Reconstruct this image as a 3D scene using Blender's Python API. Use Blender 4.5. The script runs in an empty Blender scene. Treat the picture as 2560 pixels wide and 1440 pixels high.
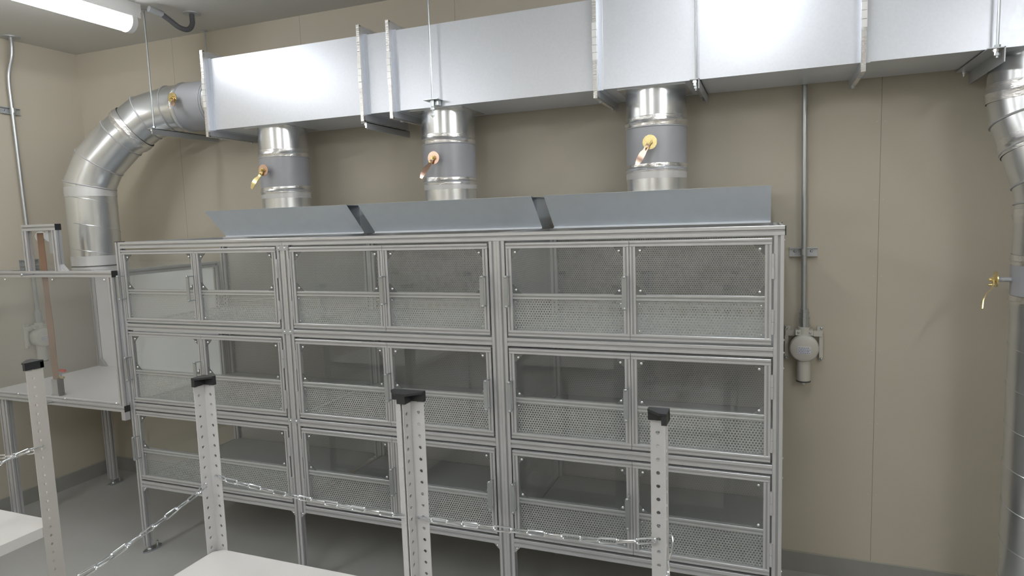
import bpy, math, random
from mathutils import Vector, Matrix
PI = math.pi
random.seed(7)
sc = bpy.context.scene
col = sc.collection

# ------------------------------------------------------------------ camera
CAM = Vector((-0.04459, -2.17259, 1.54811))
ZC = 2.6414           # ceiling height
YB = 0.768            # back wall
XL = -4.0294          # left wall
XR = 2.4
YF = -3.9
cd = bpy.data.cameras.new('camera'); cam = bpy.data.objects.new('camera', cd); col.objects.link(cam)
Rr = Vector((0.931686, 0.361761, -0.033016)); Uu = Vector((-0.007164, 0.109167, 0.993998)); Ff = Vector((-0.363194, 0.925857, -0.104301))
m3 = Matrix((Rr, Uu, -Ff)).transposed()
cam.matrix_world = Matrix.Translation(CAM) @ m3.to_4x4()
cd.sensor_width = 36; cd.lens = 36 * 1645.36 / 2560; cd.clip_start = 0.02
sc.camera = cam

# ------------------------------------------------------------------ light and exposure
TUBE = 15.0           # emission of the lamp tubes over the cabinet
TUBE_FILL = 30.0         # emission of the brighter, unseen fill lamps added behind the camera
sc.view_settings.view_transform = 'Standard'
sc.view_settings.look = 'None'
sc.view_settings.exposure = 0.16
sc.view_settings.gamma = 1
sc.view_settings.use_curve_mapping = False
w = bpy.data.worlds.new('world'); sc.world = w; w.use_nodes = True
w.node_tree.nodes['Background'].inputs[0].default_value = (0.8, 0.85, 1, 1)
w.node_tree.nodes['Background'].inputs[1].default_value = 0.05
try:
    sc.cycles.use_denoising = True
    sc.cycles.transparent_max_bounces = 24
    sc.cycles.max_bounces = 10
    sc.cycles.diffuse_bounces = 5
    sc.cycles.glossy_bounces = 5
except Exception:
    pass

# ------------------------------------------------------------------ materials
def srgb(r, g, b):
    f = lambda c: (c / 255 / 12.92) if c / 255 <= .04045 else ((c / 255 + .055) / 1.055) ** 2.4
    return (f(r), f(g), f(b), 1)

def mat(name, color, rough=.5, metal=0., spec=.5):
    m = bpy.data.materials.new(name); m.use_nodes = True
    b = m.node_tree.nodes['Principled BSDF']
    b.inputs['Base Color'].default_value = color
    b.inputs['Roughness'].default_value = rough
    b.inputs['Metallic'].default_value = metal
    b.inputs['Specular IOR Level'].default_value = spec
    return m

def noisy(m, scale=40., amt=.12, rough_amt=.08, stretch=(1, 1, 1), bump=0., detail=3.):
    nt = m.node_tree; N = nt.nodes; L = nt.links; b = N['Principled BSDF']
    tc = N.new('ShaderNodeTexCoord'); mp = N.new('ShaderNodeMapping'); mp.inputs['Scale'].default_value = stretch
    L.new(tc.outputs['Object'], mp.inputs[0])
    n = N.new('ShaderNodeTexNoise'); n.inputs['Scale'].default_value = scale; n.inputs['Detail'].default_value = detail
    L.new(mp.outputs[0], n.inputs['Vector'])
    base = tuple(b.inputs['Base Color'].default_value)
    mr = N.new('ShaderNodeMapRange'); mr.inputs[3].default_value = 1 - amt; mr.inputs[4].default_value = 1 + amt
    L.new(n.outputs[0], mr.inputs[0])
    vm = N.new('ShaderNodeVectorMath'); vm.operation = 'SCALE'; vm.inputs[0].default_value = base[:3]
    L.new(mr.outputs[0], vm.inputs['Scale']); L.new(vm.outputs[0], b.inputs['Base Color'])
    r0 = b.inputs['Roughness'].default_value
    m2 = N.new('ShaderNodeMapRange'); m2.inputs[3].default_value = max(.02, r0 - rough_amt); m2.inputs[4].default_value = min(1, r0 + rough_amt)
    L.new(n.outputs[0], m2.inputs[0]); L.new(m2.outputs[0], b.inputs['Roughness'])
    if bump:
        bp = N.new('ShaderNodeBump'); bp.inputs['Strength'].default_value = bump; bp.inputs['Distance'].default_value = .002
        L.new(n.outputs[0], bp.inputs['Height']); L.new(bp.outputs[0], b.inputs['Normal'])
    return m

ALU = noisy(mat('anodised_aluminium', (.62, .625, .645, 1), .34, .6), 30, .04, .05)
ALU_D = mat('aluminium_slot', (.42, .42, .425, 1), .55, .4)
GALV = noisy(mat('galvanised_sheet', (.70, .73, .79, 1), .36, .66), 120, .05, .06)
GALV_S = noisy(mat('galvanised_spiral', (.72, .74, .76, 1), .25, .92), 6, .04, .02)
HOODM = noisy(mat('hood_sheet', (.70, .74, .79, 1), .45, .35), 20, .05, .06)
GREYP = noisy(mat('grey_damper_paint', (.38, .39, .42, 1), .4, .1), 25, .04, .05)
FOIL = noisy(mat('foil_tape', (.80, .80, .80, 1), .22, .9), 60, .06, .1, (1, 1, 3), .9, 4)
FOIL_M = noisy(mat('matte_tape', (.60, .60, .60, 1), .38, .35), 30, .03, .05)
STEEL = mat('zinc_steel', (.50, .53, .55, 1), .3, .85)
STEEL_D = mat('angle_steel', (.50, .52, .54, 1), .42, .6)
CHROME = mat('bright_steel', (.88, .88, .9, 1), .12, 1.)
CLEAT = mat('bright_cleat', (.86, .86, .87, 1), .3, .5)
CHAINM = mat('chain_steel', (.78, .81, .85, 1), .18, 1.)
BRASS = noisy(mat('yellow_zinc', (.72, .60, .30, 1), .28, .9), 30, .1, .05)
COPPER = noisy(mat('iridescent_zinc', (.75, .52, .42, 1), .25, .95), 30, .15, .05)
BRK = mat('bracket_grey', (.20, .205, .21, 1), .4, .3)
BLACK = mat('black_plastic', (.022, .023, .026, 1), .45)
WHITE = mat('white_board', (.86, .86, .88, 1), .45)
WHITEB = mat('white_floor_board', (.84, .84, .86, 1), .35)
SHELFW = noisy(mat('white_shelf_enamel', (.66, .65, .63, 1), .4), 15, .02, .03)
POSTW = noisy(mat('post_enamel', (.55, .545, .55, 1), .42), 15, .02, .03)
POSTB = noisy(mat('post_enamel_ivory', (.50, .48, .45, 1), .45), 15, .02, .03)
SHEET = noisy(mat('grey_shelf_sheet', (.62, .64, .67, 1), .34, .35), 12, .04, .05)
PIPE = noisy(mat('conduit_zinc', (.48, .5, .51, 1), .35, .75), 40, .08, .08)
DETM = mat('detector_enamel', (.56, .55, .50, 1), .3)
LABEL = mat('label_paper', (.68, .68, .68, 1), .5)
INK = mat('blue_ink', (.20, .25, .42, 1), .5)
RUST = mat('tan_strap', (.26, .16, .105, 1), .8)
REDM = mat('red_tag', (.55, .05, .04, 1), .5)
FLEX = mat('grey_flex_conduit', (.10, .10, .11, 1), .55)
LAMPB = mat('lamp_housing_white', (.72, .72, .72, 1), .4)
NYLON = mat('white_nylon', (.75, .75, .75, 1), .4)
DARKF = mat('dark_gasket', (.05, .05, .055, 1), .6)

def emit(name, c, s):
    m = bpy.data.materials.new(name); m.use_nodes = True; nt = m.node_tree
    nt.nodes.remove(nt.nodes['Principled BSDF'])
    e = nt.nodes.new('ShaderNodeEmission'); e.inputs[0].default_value = c; e.inputs[1].default_value = s
    nt.links.new(e.outputs[0], nt.nodes['Material Output'].inputs[0]); return m
LIT = emit('lamp_glow', (.96, .98, 1, 1), TUBE); LIT_FILL = emit('fill_glow_rear', (.96, .98, 1, 1), TUBE_FILL)

def clear(name, tint, ior=1.45, haze=0.):
    m = bpy.data.materials.new(name); m.use_nodes = True; nt = m.node_tree; N = nt.nodes; L = nt.links
    N.remove(N['Principled BSDF'])
    t = N.new('ShaderNodeBsdfTransparent'); t.inputs[0].default_value = tint
    g = N.new('ShaderNodeBsdfGlossy'); g.inputs['Roughness'].default_value = .02; g.inputs[0].default_value = (1, 1, 1, 1)
    lw = N.new('ShaderNodeLayerWeight'); lw.inputs[0].default_value = .5
    pw = N.new('ShaderNodeMath'); pw.operation = 'POWER'; pw.inputs[1].default_value = 5; L.new(lw.outputs['Facing'], pw.inputs[0])
    f = N.new('ShaderNodeMapRange'); r0 = ((ior - 1) / (ior + 1)) ** 2; f.inputs[3].default_value = r0; f.inputs[4].default_value = 1; L.new(pw.outputs[0], f.inputs[0])
    mx = N.new('ShaderNodeMixShader'); L.new(f.outputs[0], mx.inputs[0]); L.new(t.outputs[0], mx.inputs[1]); L.new(g.outputs[0], mx.inputs[2])
    out = mx
    if haze:
        d = N.new('ShaderNodeBsdfDiffuse'); d.inputs[0].default_value = (.7, .7, .7, 1)
        m2 = N.new('ShaderNodeMixShader'); m2.inputs[0].default_value = haze
        L.new(mx.outputs[0], m2.inputs[1]); L.new(d.outputs[0], m2.inputs[2]); out = m2
    L.new(out.outputs[0], N['Material Output'].inputs[0]); return m
ACRYL = clear('clear_acrylic', (.975, .985, .98, 1), 1.5, .03)  # grey veil of room reflections put in as a slight diffuse haze
ACRYL_H = clear('hazy_acrylic', (.97, .97, .97, 1), 1.45, .07)

def perforated(name, axes, pitch=.0098, r=.0033, color=(.60, .61, .625, 1)):
    """sheet metal with staggered round holes, pattern across the two given object axes"""
    m = mat(name, color, .34, .6); nt = m.node_tree; N = nt.nodes; L = nt.links
    tc = N.new('ShaderNodeTexCoord'); sp = N.new('ShaderNodeSeparateXYZ'); L.new(tc.outputs['Object'], sp.inputs[0])
    cb = N.new('ShaderNodeCombineXYZ'); L.new(sp.outputs[axes[0]], cb.inputs[0]); L.new(sp.outputs[axes[1]], cb.inputs[1])
    q = pitch * math.sqrt(3)
    def lat(off):
        a = N.new('ShaderNodeVectorMath'); a.operation = 'MULTIPLY_ADD'
        a.inputs[1].default_value = (1 / pitch, 1 / q, 0); a.inputs[2].default_value = (off, off, 0); L.new(cb.outputs[0], a.inputs[0])
        f = N.new('ShaderNodeVectorMath'); f.operation = 'FRACTION'; L.new(a.outputs[0], f.inputs[0])
        s = N.new('ShaderNodeVectorMath'); s.operation = 'MULTIPLY_ADD'; s.inputs[1].default_value = (pitch, q, 0); s.inputs[2].default_value = (-pitch / 2, -q / 2, 0)
        L.new(f.outputs[0], s.inputs[0])
        l = N.new('ShaderNodeVectorMath'); l.operation = 'LENGTH'; L.new(s.outputs[0], l.inputs[0]); return l.outputs['Value']
    mn = N.new('ShaderNodeMath'); mn.operation = 'MINIMUM'; L.new(lat(0.), mn.inputs[0]); L.new(lat(.5), mn.inputs[1])
    lt = N.new('ShaderNodeMath'); lt.operation = 'LESS_THAN'; lt.inputs[1].default_value = r; L.new(mn.outputs[0], lt.inputs[0])
    t = N.new('ShaderNodeBsdfTransparent'); mx = N.new('ShaderNodeMixShader')
    L.new(lt.outputs[0], mx.inputs[0]); L.new(N['Principled BSDF'].outputs[0], mx.inputs[1]); L.new(t.outputs[0], mx.inputs[2])
    L.new(mx.outputs[0], N['Material Output'].inputs[0]); return m
PERF_XZ = perforated('perforated_sheet_front', (0, 2))
PERF_YZ = perforated('perforated_sheet_side', (1, 2))

# painted wall board with joints and screw heads
def wall_mat(name, axis, x0, pitch, zs):
    m = mat(name, srgb(192, 184, 170), .62, 0, .25); nt = m.node_tree; N = nt.nodes; L = nt.links; b = N['Principled BSDF']
    tc = N.new('ShaderNodeTexCoord'); sp = N.new('ShaderNodeSeparateXYZ'); L.new(tc.outputs['Object'], sp.inputs[0])
    def mth(op, a, c=None, v=None):
        n = N.new('ShaderNodeMath'); n.operation = op; L.new(a, n.inputs[0])
        if c is not None: L.new(c, n.inputs[1])
        if v is not None: n.inputs[1].default_value = v
        return n.outputs[0]
    u = mth('MULTIPLY', mth('ADD', sp.outputs[axis], v=-x0 + pitch * 20.5), v=1 / pitch)
    d = mth('MULTIPLY', mth('ABSOLUTE', mth('ADD', mth('FRACT', u), v=-.5)), v=pitch)      # metres from nearest joint
    joint = mth('LESS_THAN', d, v=.0008)
    dx = mth('ADD', d, v=-.0135)
    dz = mth('ADD', mth('MULTIPLY', mth('FRACT', mth('MULTIPLY', mth('ADD', sp.outputs[2], v=-.676 + .3 * 10.5), v=1 / .3)), v=.3), v=-.15)
    rr = mth('ADD', mth('MULTIPLY', dx, dx), mth('MULTIPLY', dz, dz))
    screw = mth('LESS_THAN', rr, v=.0024 ** 2)
    n = N.new('ShaderNodeTexNoise'); n.inputs['Scale'].default_value = 1.7; n.inputs['Detail'].default_value = 5; L.new(tc.outputs['Object'], n.inputs['Vector'])
    rp = N.new('ShaderNodeMix'); rp.data_type = 'RGBA'; rp.inputs[6].default_value = srgb(187, 180, 165); rp.inputs[7].default_value = srgb(194, 187, 173)
    L.new(n.outputs[0], rp.inputs[0])
    a = N.new('ShaderNodeMix'); a.data_type = 'RGBA'; a.inputs[7].default_value = srgb(125, 117, 104); L.new(joint, a.inputs[0]); L.new(rp.outputs[2], a.inputs[6])
    c = N.new('ShaderNodeMix'); c.data_type = 'RGBA'; c.inputs[7].default_value = srgb(202, 197, 184); L.new(screw, c.inputs[0]); L.new(a.outputs[2], c.inputs[6])
    L.new(c.outputs[2], b.inputs['Base Color'])
    return m
WALL = wall_mat('wall_board', 0, .3565, .9, None)
WALLS = wall_mat('wall_board_side', 1, -2.2, 9., None)
CEIL = noisy(mat('ceiling_board', srgb(205, 204, 200), .7, 0, .2), 3, .02, .02)
FLOORM = noisy(mat('floor_concrete', (.44, .445, .435, 1), .42), 2.2, .18, .1, (1, 1, 1), 0, 6)
BASEM = noisy(mat('baseboard_grey', (.30, .30, .28, 1), .5), 8, .15, .1)
BASET = mat('baseboard_top', (.42, .41, .36, 1), .5)

# ------------------------------------------------------------------ mesh helpers
class MB:
    def __init__(s): s.v = []; s.f = []; s.mi = []; s.cur = 0
    def add(s, vs, fs):
        k = len(s.v); s.v += [tuple(v) for v in vs]
        for f in fs: s.f.append([i + k for i in f]); s.mi.append(s.cur)
        return s
    def box(s, x0, x1, y0, y1, z0, z1):
        vs = [(x, y, z) for x in (x0, x1) for y in (y0, y1) for z in (z0, z1)]
        return s.add(vs, [(0, 1, 3, 2), (4, 6, 7, 5), (0, 4, 5, 1), (2, 3, 7, 6), (0, 2, 6, 4), (1, 5, 7, 3)])
    def prism(s, poly, p0, u, v, n, ln):
        """polygon (list of 2D) in plane (u,v) at p0, extruded ln along n"""
        p0, u, v, n = Vector(p0), Vector(u), Vector(v), Vector(n)
        k = len(poly)
        a = [p0 + u * x + v * y for x, y in poly]; b = [q + n * ln for q in a]
        return s.add(a + b, [tuple(range(k))[::-1], tuple(range(k, 2 * k))] + [(i, (i + 1) % k, (i + 1) % k + k, i + k) for i in range(k)])
    def ext(s, axis, a, b, c1, c2, w=.03, slot=.008, depth=.0055, h=None):
        """slotted square extrusion along axis from a to b with its section centred at (c1,c2) in the other two axes"""
        h = h or w; hs = slot / 2; q = []
        W, H = w / 2, h / 2; c = .0012
        side = [(-W + c, -H), (-hs, -H), (-hs, -H + depth), (hs, -H + depth), (hs, -H), (W - c, -H), (W, -H + c)]
        poly = side + [(W, -hs), (W - depth, -hs), (W - depth, hs), (W, hs), (W, H - c), (W - c, H)] \
            + [(hs, H), (hs, H - depth), (-hs, H - depth), (-hs, H), (-W + c, H), (-W, H - c)] + [(-W, hs), (-W + depth, hs), (-W + depth, -hs), (-W, -hs), (-W, -H + c)]
        ax = {'x': ((0, 1, 0), (0, 0, 1), (1, 0, 0)), 'y': ((1, 0, 0), (0, 0, 1), (0, 1, 0)), 'z': ((1, 0, 0), (0, 1, 0), (0, 0, 1))}[axis]
        p0 = {'x': (a, c1, c2), 'y': (c1, a, c2), 'z': (c1, c2, a)}[axis]
        k0 = len(s.f); s.prism(poly, p0, ax[0], ax[1], ax[2], b - a)
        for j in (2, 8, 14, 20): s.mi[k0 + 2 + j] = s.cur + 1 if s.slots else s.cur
        return s
    slots = False
    def cyl(s, p, q, r, n=16, r2=None, cap=True):
        p, q = Vector(p), Vector(q); d = (q - p).normalized(); r2 = r if r2 is None else r2
        u = d.orthogonal().normalized(); v = d.cross(u)
        vs = [p + (u * math.cos(2 * PI * i / n) + v * math.sin(2 * PI * i / n)) * r for i in range(n)] + \
             [q + (u * math.cos(2 * PI * i / n) + v * math.sin(2 * PI * i / n)) * r2 for i in range(n)]
        fs = [(i, (i + 1) % n, (i + 1) % n + n, i + n) for i in range(n)]
        if cap: fs += [tuple(range(n))[::-1], tuple(range(n, 2 * n))]
        return s.add(vs, fs)
    def lathe(s, p, d, prof, n=24):
        """prof = [(distance along d, radius)]"""
        p, d = Vector(p), Vector(d).normalized(); u = d.orthogonal().normalized(); v = d.cross(u)
        vs = []; fs = []
        for t, r in prof:
            for i in range(n): vs.append(p + d * t + (u * math.cos(2 * PI * i / n) + v * math.sin(2 * PI * i / n)) * max(r, 1e-5))
        for j in range(len(prof) - 1):
            for i in range(n): fs.append((j * n + i, j * n + (i + 1) % n, (j + 1) * n + (i + 1) % n, (j + 1) * n + i))
        fs += [tuple(range(n))[::-1], tuple(range((len(prof) - 1) * n, len(prof) * n))]
        return s.add(vs, fs)
    def tube(s, pts, r, n=10, closed=False, miter=False):
        pts = [Vector(p) for p in pts]; m = len(pts); rings = []
        def T(i):
            if closed: return (pts[(i + 1) % m] - pts[i - 1]).normalized()
            if i == 0: return (pts[1] - pts[0]).normalized()
            if i == m - 1: return (pts[-1] - pts[-2]).normalized()
            return ((pts[i + 1] - pts[i]).normalized() + (pts[i] - pts[i - 1]).normalized()).normalized()
        t0 = T(0); u = t0.orthogonal().normalized()
        for i in range(m):
            t = T(i); u = (u - t * u.dot(t)).normalized(); v = t.cross(u)
            if miter and 0 < i < m - 1:
                a = (pts[i] - pts[i - 1]).normalized(); k = 1 / max(.3, a.dot(t)); side = (a - t * a.dot(t))
                if side.length > 1e-6:
                    side.normalize()
                    ring = []
                    for j in range(n):
                        o = (u * math.cos(2 * PI * j / n) + v * math.sin(2 * PI * j / n)) * r
                        o = o + side * o.dot(side) * (k - 1); ring.append(pts[i] + o)
                else: ring = [pts[i] + (u * math.cos(2 * PI * j / n) + v * math.sin(2 * PI * j / n)) * r for j in range(n)]
            else: ring = [pts[i] + (u * math.cos(2 * PI * j / n) + v * math.sin(2 * PI * j / n)) * r for j in range(n)]
            rings.append(ring)
        vs = [p for g in rings for p in g]; fs = []
        for i in range(m if closed else m - 1):
            a, b = i * n, ((i + 1) % m) * n
            for j in range(n): fs.append((a + j, a + (j + 1) % n, b + (j + 1) % n, b + j))
        if not closed: fs += [tuple(range(n))[::-1], tuple(range((m - 1) * n, m * n))]
        s.add(vs, fs); s.rings = rings
        return s
    def dome(s, p, d, r, n=10):
        return s.lathe(p, d, [(0, r), (r * .35, r * .92), (r * .6, r * .7), (r * .75, r * .35), (r * .8, 0)], n)

def obj(name, mb, m, parent=None, smooth=True, origin=(0, 0, 0)):
    me = bpy.data.meshes.new(name); o0 = Vector(origin)
    me.from_pydata([tuple(Vector(v) - o0) for v in mb.v], [], mb.f)
    ms = m if isinstance(m, (list, tuple)) else [m]
    for x in ms: me.materials.append(x)
    if len(ms) > 1: me.polygons.foreach_set('material_index', [min(i, len(ms) - 1) for i in mb.mi])
    import bmesh
    bm = bmesh.new(); bm.from_mesh(me); bmesh.ops.recalc_face_normals(bm, faces=bm.faces); bm.to_mesh(me); bm.free()
    if smooth:
        me.polygons.foreach_set('use_smooth', [True] * len(me.polygons)); me.set_sharp_from_angle(angle=math.radians(32))
    me.update()
    o = bpy.data.objects.new(name, me); col.objects.link(o)
    loc = Vector(origin)
    if parent is not None:
        o.parent = parent; q = parent
        while q is not None: loc = loc - q.location; q = q.parent
    o.location = loc
    return o

def thing(name, label, cat, loc, group=None):
    o = bpy.data.objects.new(name, None); o.empty_display_size = .1; col.objects.link(o); o.location = loc
    return tag(o, label, cat, group)
def tag(o, label, cat, group=None):
    o['label'] = label; o['category'] = cat
    if group: o['group'] = group
    return o
def struct(name, mb, m, smooth=False):
    o = obj(name, mb, m, None, smooth); o['kind'] = 'structure'; return o
def clone(o, parent, loc):
    c = o.copy(); col.objects.link(c); c.parent = parent; c.location = loc; return c

# ------------------------------------------------------------------ room
T = .1
struct('floor', MB().box(XL - T, XR + T, YF - T, YB + T, -T, 0), FLOORM)
struct('ceiling', MB().box(XL - T, XR + T, YF - T, YB + T, ZC, ZC + T), CEIL)
struct('wall_back', MB().box(XL - T, XR + T, YB, YB + T, 0, ZC), WALL)
struct('wall_left', MB().box(XL - T, XL, YF, YB, 0, ZC), WALLS)
struct('wall_right', MB().box(XR, XR + T, YF, YB, 0, ZC), WALLS)
struct('wall_front', MB().box(XL - T, XR + T, YF - T, YF, 0, ZC), WALL)
def baseb(name, x0, x1, y0, y1, top):
    m = MB(); m.box(x0, x1, y0, y1, 0, .086); m.cur = 1; m.box(*top, .086, .0905); struct(name, m, [BASEM, BASET])
baseb('baseboard_back', XL + .006, XR, YB - .006, YB, (XL + .006, XR, YB - .006, YB))
baseb('baseboard_left', XL, XL + .006, YF, YB, (XL, XL + .006, YF, YB))

# ------------------------------------------------------------------ ceiling lamps
def lamp(label, x, y1, ln=1.25, lit=None):
    t = thing('ceiling_lamp', label, 'lamp', (x, y1 - ln / 2, ZC), 'fluorescent lamps under the ceiling')
    m = MB(); m.box(x - .038, x + .038, y1 - ln - .03, y1 + .03, ZC - .038, ZC); m.box(x + .03, x + .045, y1 - ln - .02, y1 + .02, ZC - .07, ZC - .03); obj('housing', m, LAMPB, t, False)
    zc = ZC - .088; rt = .048
    m = MB(); m.cyl((x, y1 - ln + .03, zc), (x, y1 - .03, zc), rt, 28); obj('diffuser', m, lit or LIT, t)
    for ya in (y1 - .03, y1 - ln - .005):
        m = MB(); m.lathe((x, ya, zc), (0, 1, 0), [(0, rt * 1.06), (.028, rt * 1.06), (.035, rt * .9)], 28); m.box(x - .02, x + .02, ya + .004, ya + .03, zc + rt * .8, ZC - .037); obj('end_cap', m, LAMPB, t)
    return t
lamp('white fluorescent ceiling lamp in the upper left corner, above the elbow duct', -2.93, .25)
lamp('ceiling lamp overhead in front of the right end of the rectangular duct', -.12, .25)
lamp('added fill lamp, unseen behind the camera on the left side of the room', -2.93, -1.7, 1.9, LIT_FILL)  # unseen, added as frontal fill for the cabinet and lower walls
lamp('added fill lamp, unseen behind the camera in the middle of the room', -.9, -1.9, 1.9, LIT_FILL)  # unseen fill, added to soften shade under the ducts
lamp('added fill lamp, unseen behind the camera on the right side of the room', 1.5, -1.3, 1.9, LIT_FILL)  # unseen fill, added to light the cabinet interior from the right

# flexible conduit feeding the left lamp
t = thing('flexible_conduit', 'dark grey flexible conduit looping from the lamp end up to the ceiling', 'conduit', (-2.787, .486, ZC))
def bez(pts, n=10):
    """smooth curve through points (Catmull-Rom)"""
    P = [Vector(p) for p in pts]; P = [P[0] * 2 - P[1]] + P + [P[-1] * 2 - P[-2]]; out = []
    for i in range(1, len(P) - 2):
        for k in range(n):
            u = k / n; a, b, c, d = P[i - 1:i + 3]
            out.append(.5 * ((2 * b) + (c - a) * u + (2 * a - 5 * b + 4 * c - d) * u * u + (3 * b - a - 3 * c + d) * u ** 3))
    out.append(P[-2]); return out
m = MB(); m.tube(bez([(-2.825, .33, 2.605), (-2.81, .37, 2.58), (-2.797, .41, 2.555), (-2.788, .455, 2.553), (-2.786, .485, 2.585), (-2.787, .488, 2.64)]), .0125, 12)
obj('hose', m, FLEX, t)
m = MB(); m.cyl((-2.835, .275, 2.612), (-2.822, .34, 2.602), .015, 12); obj('connector', m, STEEL_D, t)
m = MB(); m.cyl((-2.787, .488, ZC - .006), (-2.787, .488, ZC), .042, 24); obj('ceiling_plate', m, STEEL_D, t)

# ------------------------------------------------------------------ storage cabinet
ZT = 1.5013; P = .03; D = .65
xL, xM1, xM2 = -2.8602, -1.9024, -.9524
RAIL = [1.1224, .7427, .3618]            # tops of the rails between rows
cab = thing('storage_cabinet', 'long aluminium-framed storage cabinet with three rows of clear and perforated folding doors', 'cabinet', (-1.43, .325, 0))
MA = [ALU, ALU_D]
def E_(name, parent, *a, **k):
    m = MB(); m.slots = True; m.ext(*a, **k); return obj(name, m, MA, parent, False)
posts_f = [xL + P / 2, xM1 - P / 2, xM1 + P / 2, xM2 - P / 2, xM2 + P / 2, -P / 2]
for i, x in enumerate(posts_f):
    z0 = RAIL[2] - P if i == 2 else .03
    z1 = ZT if i == 0 else ZT - P
    E_('post', cab, 'z', z0, z1, x, P / 2)
    E_('post', cab, 'z', z0, ZT - P, x, D - P / 2)
# front and rear top rails (front one is jointed over the first double post)
E_('top_rail', cab, 'x', xL + P, xM1, P / 2, ZT - P / 2)
E_('top_rail', cab, 'x', xM1 + .0008, .001, P / 2, ZT - P / 2)
E_('top_rail', cab, 'x', xL, .001, D - P / 2, ZT - P / 2)
for x in (xL + P / 2, xM1 - .015, xM2 - .015, -P / 2): E_('side_rail', cab, 'y', P, D - P, x, ZT - P / 2)
bays = [(xL + P, xM1 - P), (xM1 + P, xM2 - P), (xM2 + P, -P)]
for z in RAIL:
    for a, b in bays:
        E_('cross_rail', cab, 'x', a, b, P / 2, z - P / 2)
        E_('cross_rail', cab, 'x', a, b, D - P / 2, z - P / 2)
    for x in (posts_f[0], posts_f[2], posts_f[4], posts_f[5]): E_('side_rail', cab, 'y', P, D - P, x, z - P / 2)
for a, b in ((xL, xL + P),):
    obj('end_cap', MB().box(a - .0005, b, -.0005, P, ZT, ZT + .003), BLACK, cab, False)
obj('end_cap', MB().box(.001, .0045, 0, P, ZT - P, ZT - .001), BLACK, cab, False)
obj('end_cap', MB().box(.001, .0045, D - P, D, ZT - P, ZT - .001), BLACK, cab, False)
# shelves, back, dividers
for z in RAIL:
    for a, b in bays:
        obj('shelf_sheet', MB().box(a - .01, b + .01, P * .5, D - P * .5, z + .0005, z + .0025), SHEET, cab, False)
for a, b in bays:
    obj('back_panel', MB().box(a - .008, b + .008, D - .014, D - .0128, RAIL[2], ZT - P), PERF_XZ, cab, False)
    obj('top_panel', MB().box(a - .008, b + .008, P, D - P, ZT - .012, ZT - .0108), ACRYL, cab, False)
obj('divider_panel', MB().box(xM1 - .0006, xM1 + .0006, P, D - P, RAIL[2], ZT - P), ACRYL, cab, False)
obj('divider_panel', MB().box(xM2 - .0006, xM2 + .0006, P, D - P, RAIL[2], ZT - P), PERF_YZ, cab, False)
obj('side_panel', MB().box(-.016, -.0148, P, D - P, RAIL[2], ZT - P), PERF_YZ, cab, False)
# joining plates on the first double post
for z in (ZT - P - .008, RAIL[0] - .006, RAIL[1] - .006):
    pl = obj('joining_plate', MB().box(xM1 - .0285, xM1 + .0285, -.0025, 0, z - .013, z + .007), STEEL_D, cab, False)
    for dx in (-.015, .015):
        m = MB(); m.dome((xM1 + dx, -.0025, z - .003), (0, -1, 0), .0052); obj('screw', m, CHROME, pl)
# corner gussets under the bottom rail
def gusset(x, sgn):
    m = MB(); m.prism([(0, 0), (sgn * .026, 0), (0, -.026)], (x, .006, RAIL[2] - P), (1, 0, 0), (0, 0, 1), (0, 1, 0), .018)
    g = obj('corner_gusset', m, ALU, cab, False); mm = MB(); mm.dome((x + sgn * .009, .006, RAIL[2] - P - .009), (0, -1, 0), .0045); obj('screw', mm, CHROME, g)
for x, sg in ((xM1 - P, -1), (xM1, 1), (xM2 - P, -1), (xM2 + P, 1), (xL + P, 1), (-P, -1)): gusset(x, sg)
# feet
def foot(parent, x, y):
    m = MB(); n = 20
    ring = [(.020 * math.cos(2 * PI * i / n), .05 * math.sin(2 * PI * i / n)) for i in range(n)]
    m.prism(ring, (x, y, 0), (1, 0, 0), (0, 1, 0), (0, 0, 1), .008)
    m.cyl((x, y - .012, .008), (x, y - .012, .032), .006, 10); m.dome((x, y - .012, .008), (0, 0, 1), .014)
    m.cyl((x, y + .03, .008), (x, y + .03, .03), .005, 10)
    return obj('levelling_foot', m, STEEL, parent)
for x in (posts_f[0], posts_f[1], xM2, posts_f[5]):
    foot(cab, x, .035); foot(cab, x, D - .02)
# bolts on the right-hand post
for z in (1.455, 1.145, 1.105, 1.055, .765, .70, .385, .34):
    m = MB(); m.dome((0, .014, z), (1, 0, 0), .0045); obj('side_bolt', m, CHROME, cab)

# folding door leaves
DH = .3335; GAP = .0075; S = .02
def leaf_meshes(wd):
    f = MB(); f.slots = True
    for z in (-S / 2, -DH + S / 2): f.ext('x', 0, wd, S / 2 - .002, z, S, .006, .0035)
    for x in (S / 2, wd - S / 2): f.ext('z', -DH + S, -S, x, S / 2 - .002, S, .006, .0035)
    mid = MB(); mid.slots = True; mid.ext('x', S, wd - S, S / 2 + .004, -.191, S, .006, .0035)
    pane = MB().box(S - .002, wd - S + .002, .0035, .0055, -DH + S - .002, -S + .002)
    perf = MB().box(S, wd - S, .0185, .0193, -DH + S - .002, -.199)
    return f, mid, pane, perf
HND = MB()
for z in (0, -.105): HND.cyl((0, 0, z), (0, -.036, z), .0028, 10); HND.dome((0, -.036, z), (0, -1, 0), .006, 12); HND.cyl((0, -.034, z), (0, -.039, z), .0055, 12)
HND.box(-.008, .008, -.037, -.033, -.107, .002)
HNG = MB(); HNG.cyl((0, 0, 0), (0, 0, -.0385), .005, 12); HNG.cyl((0, 0, -.0392), (0, 0, -.078), .005, 12); HNG.box(-.0075, .0075, .001, .0033, -.076, -.002)
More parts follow.
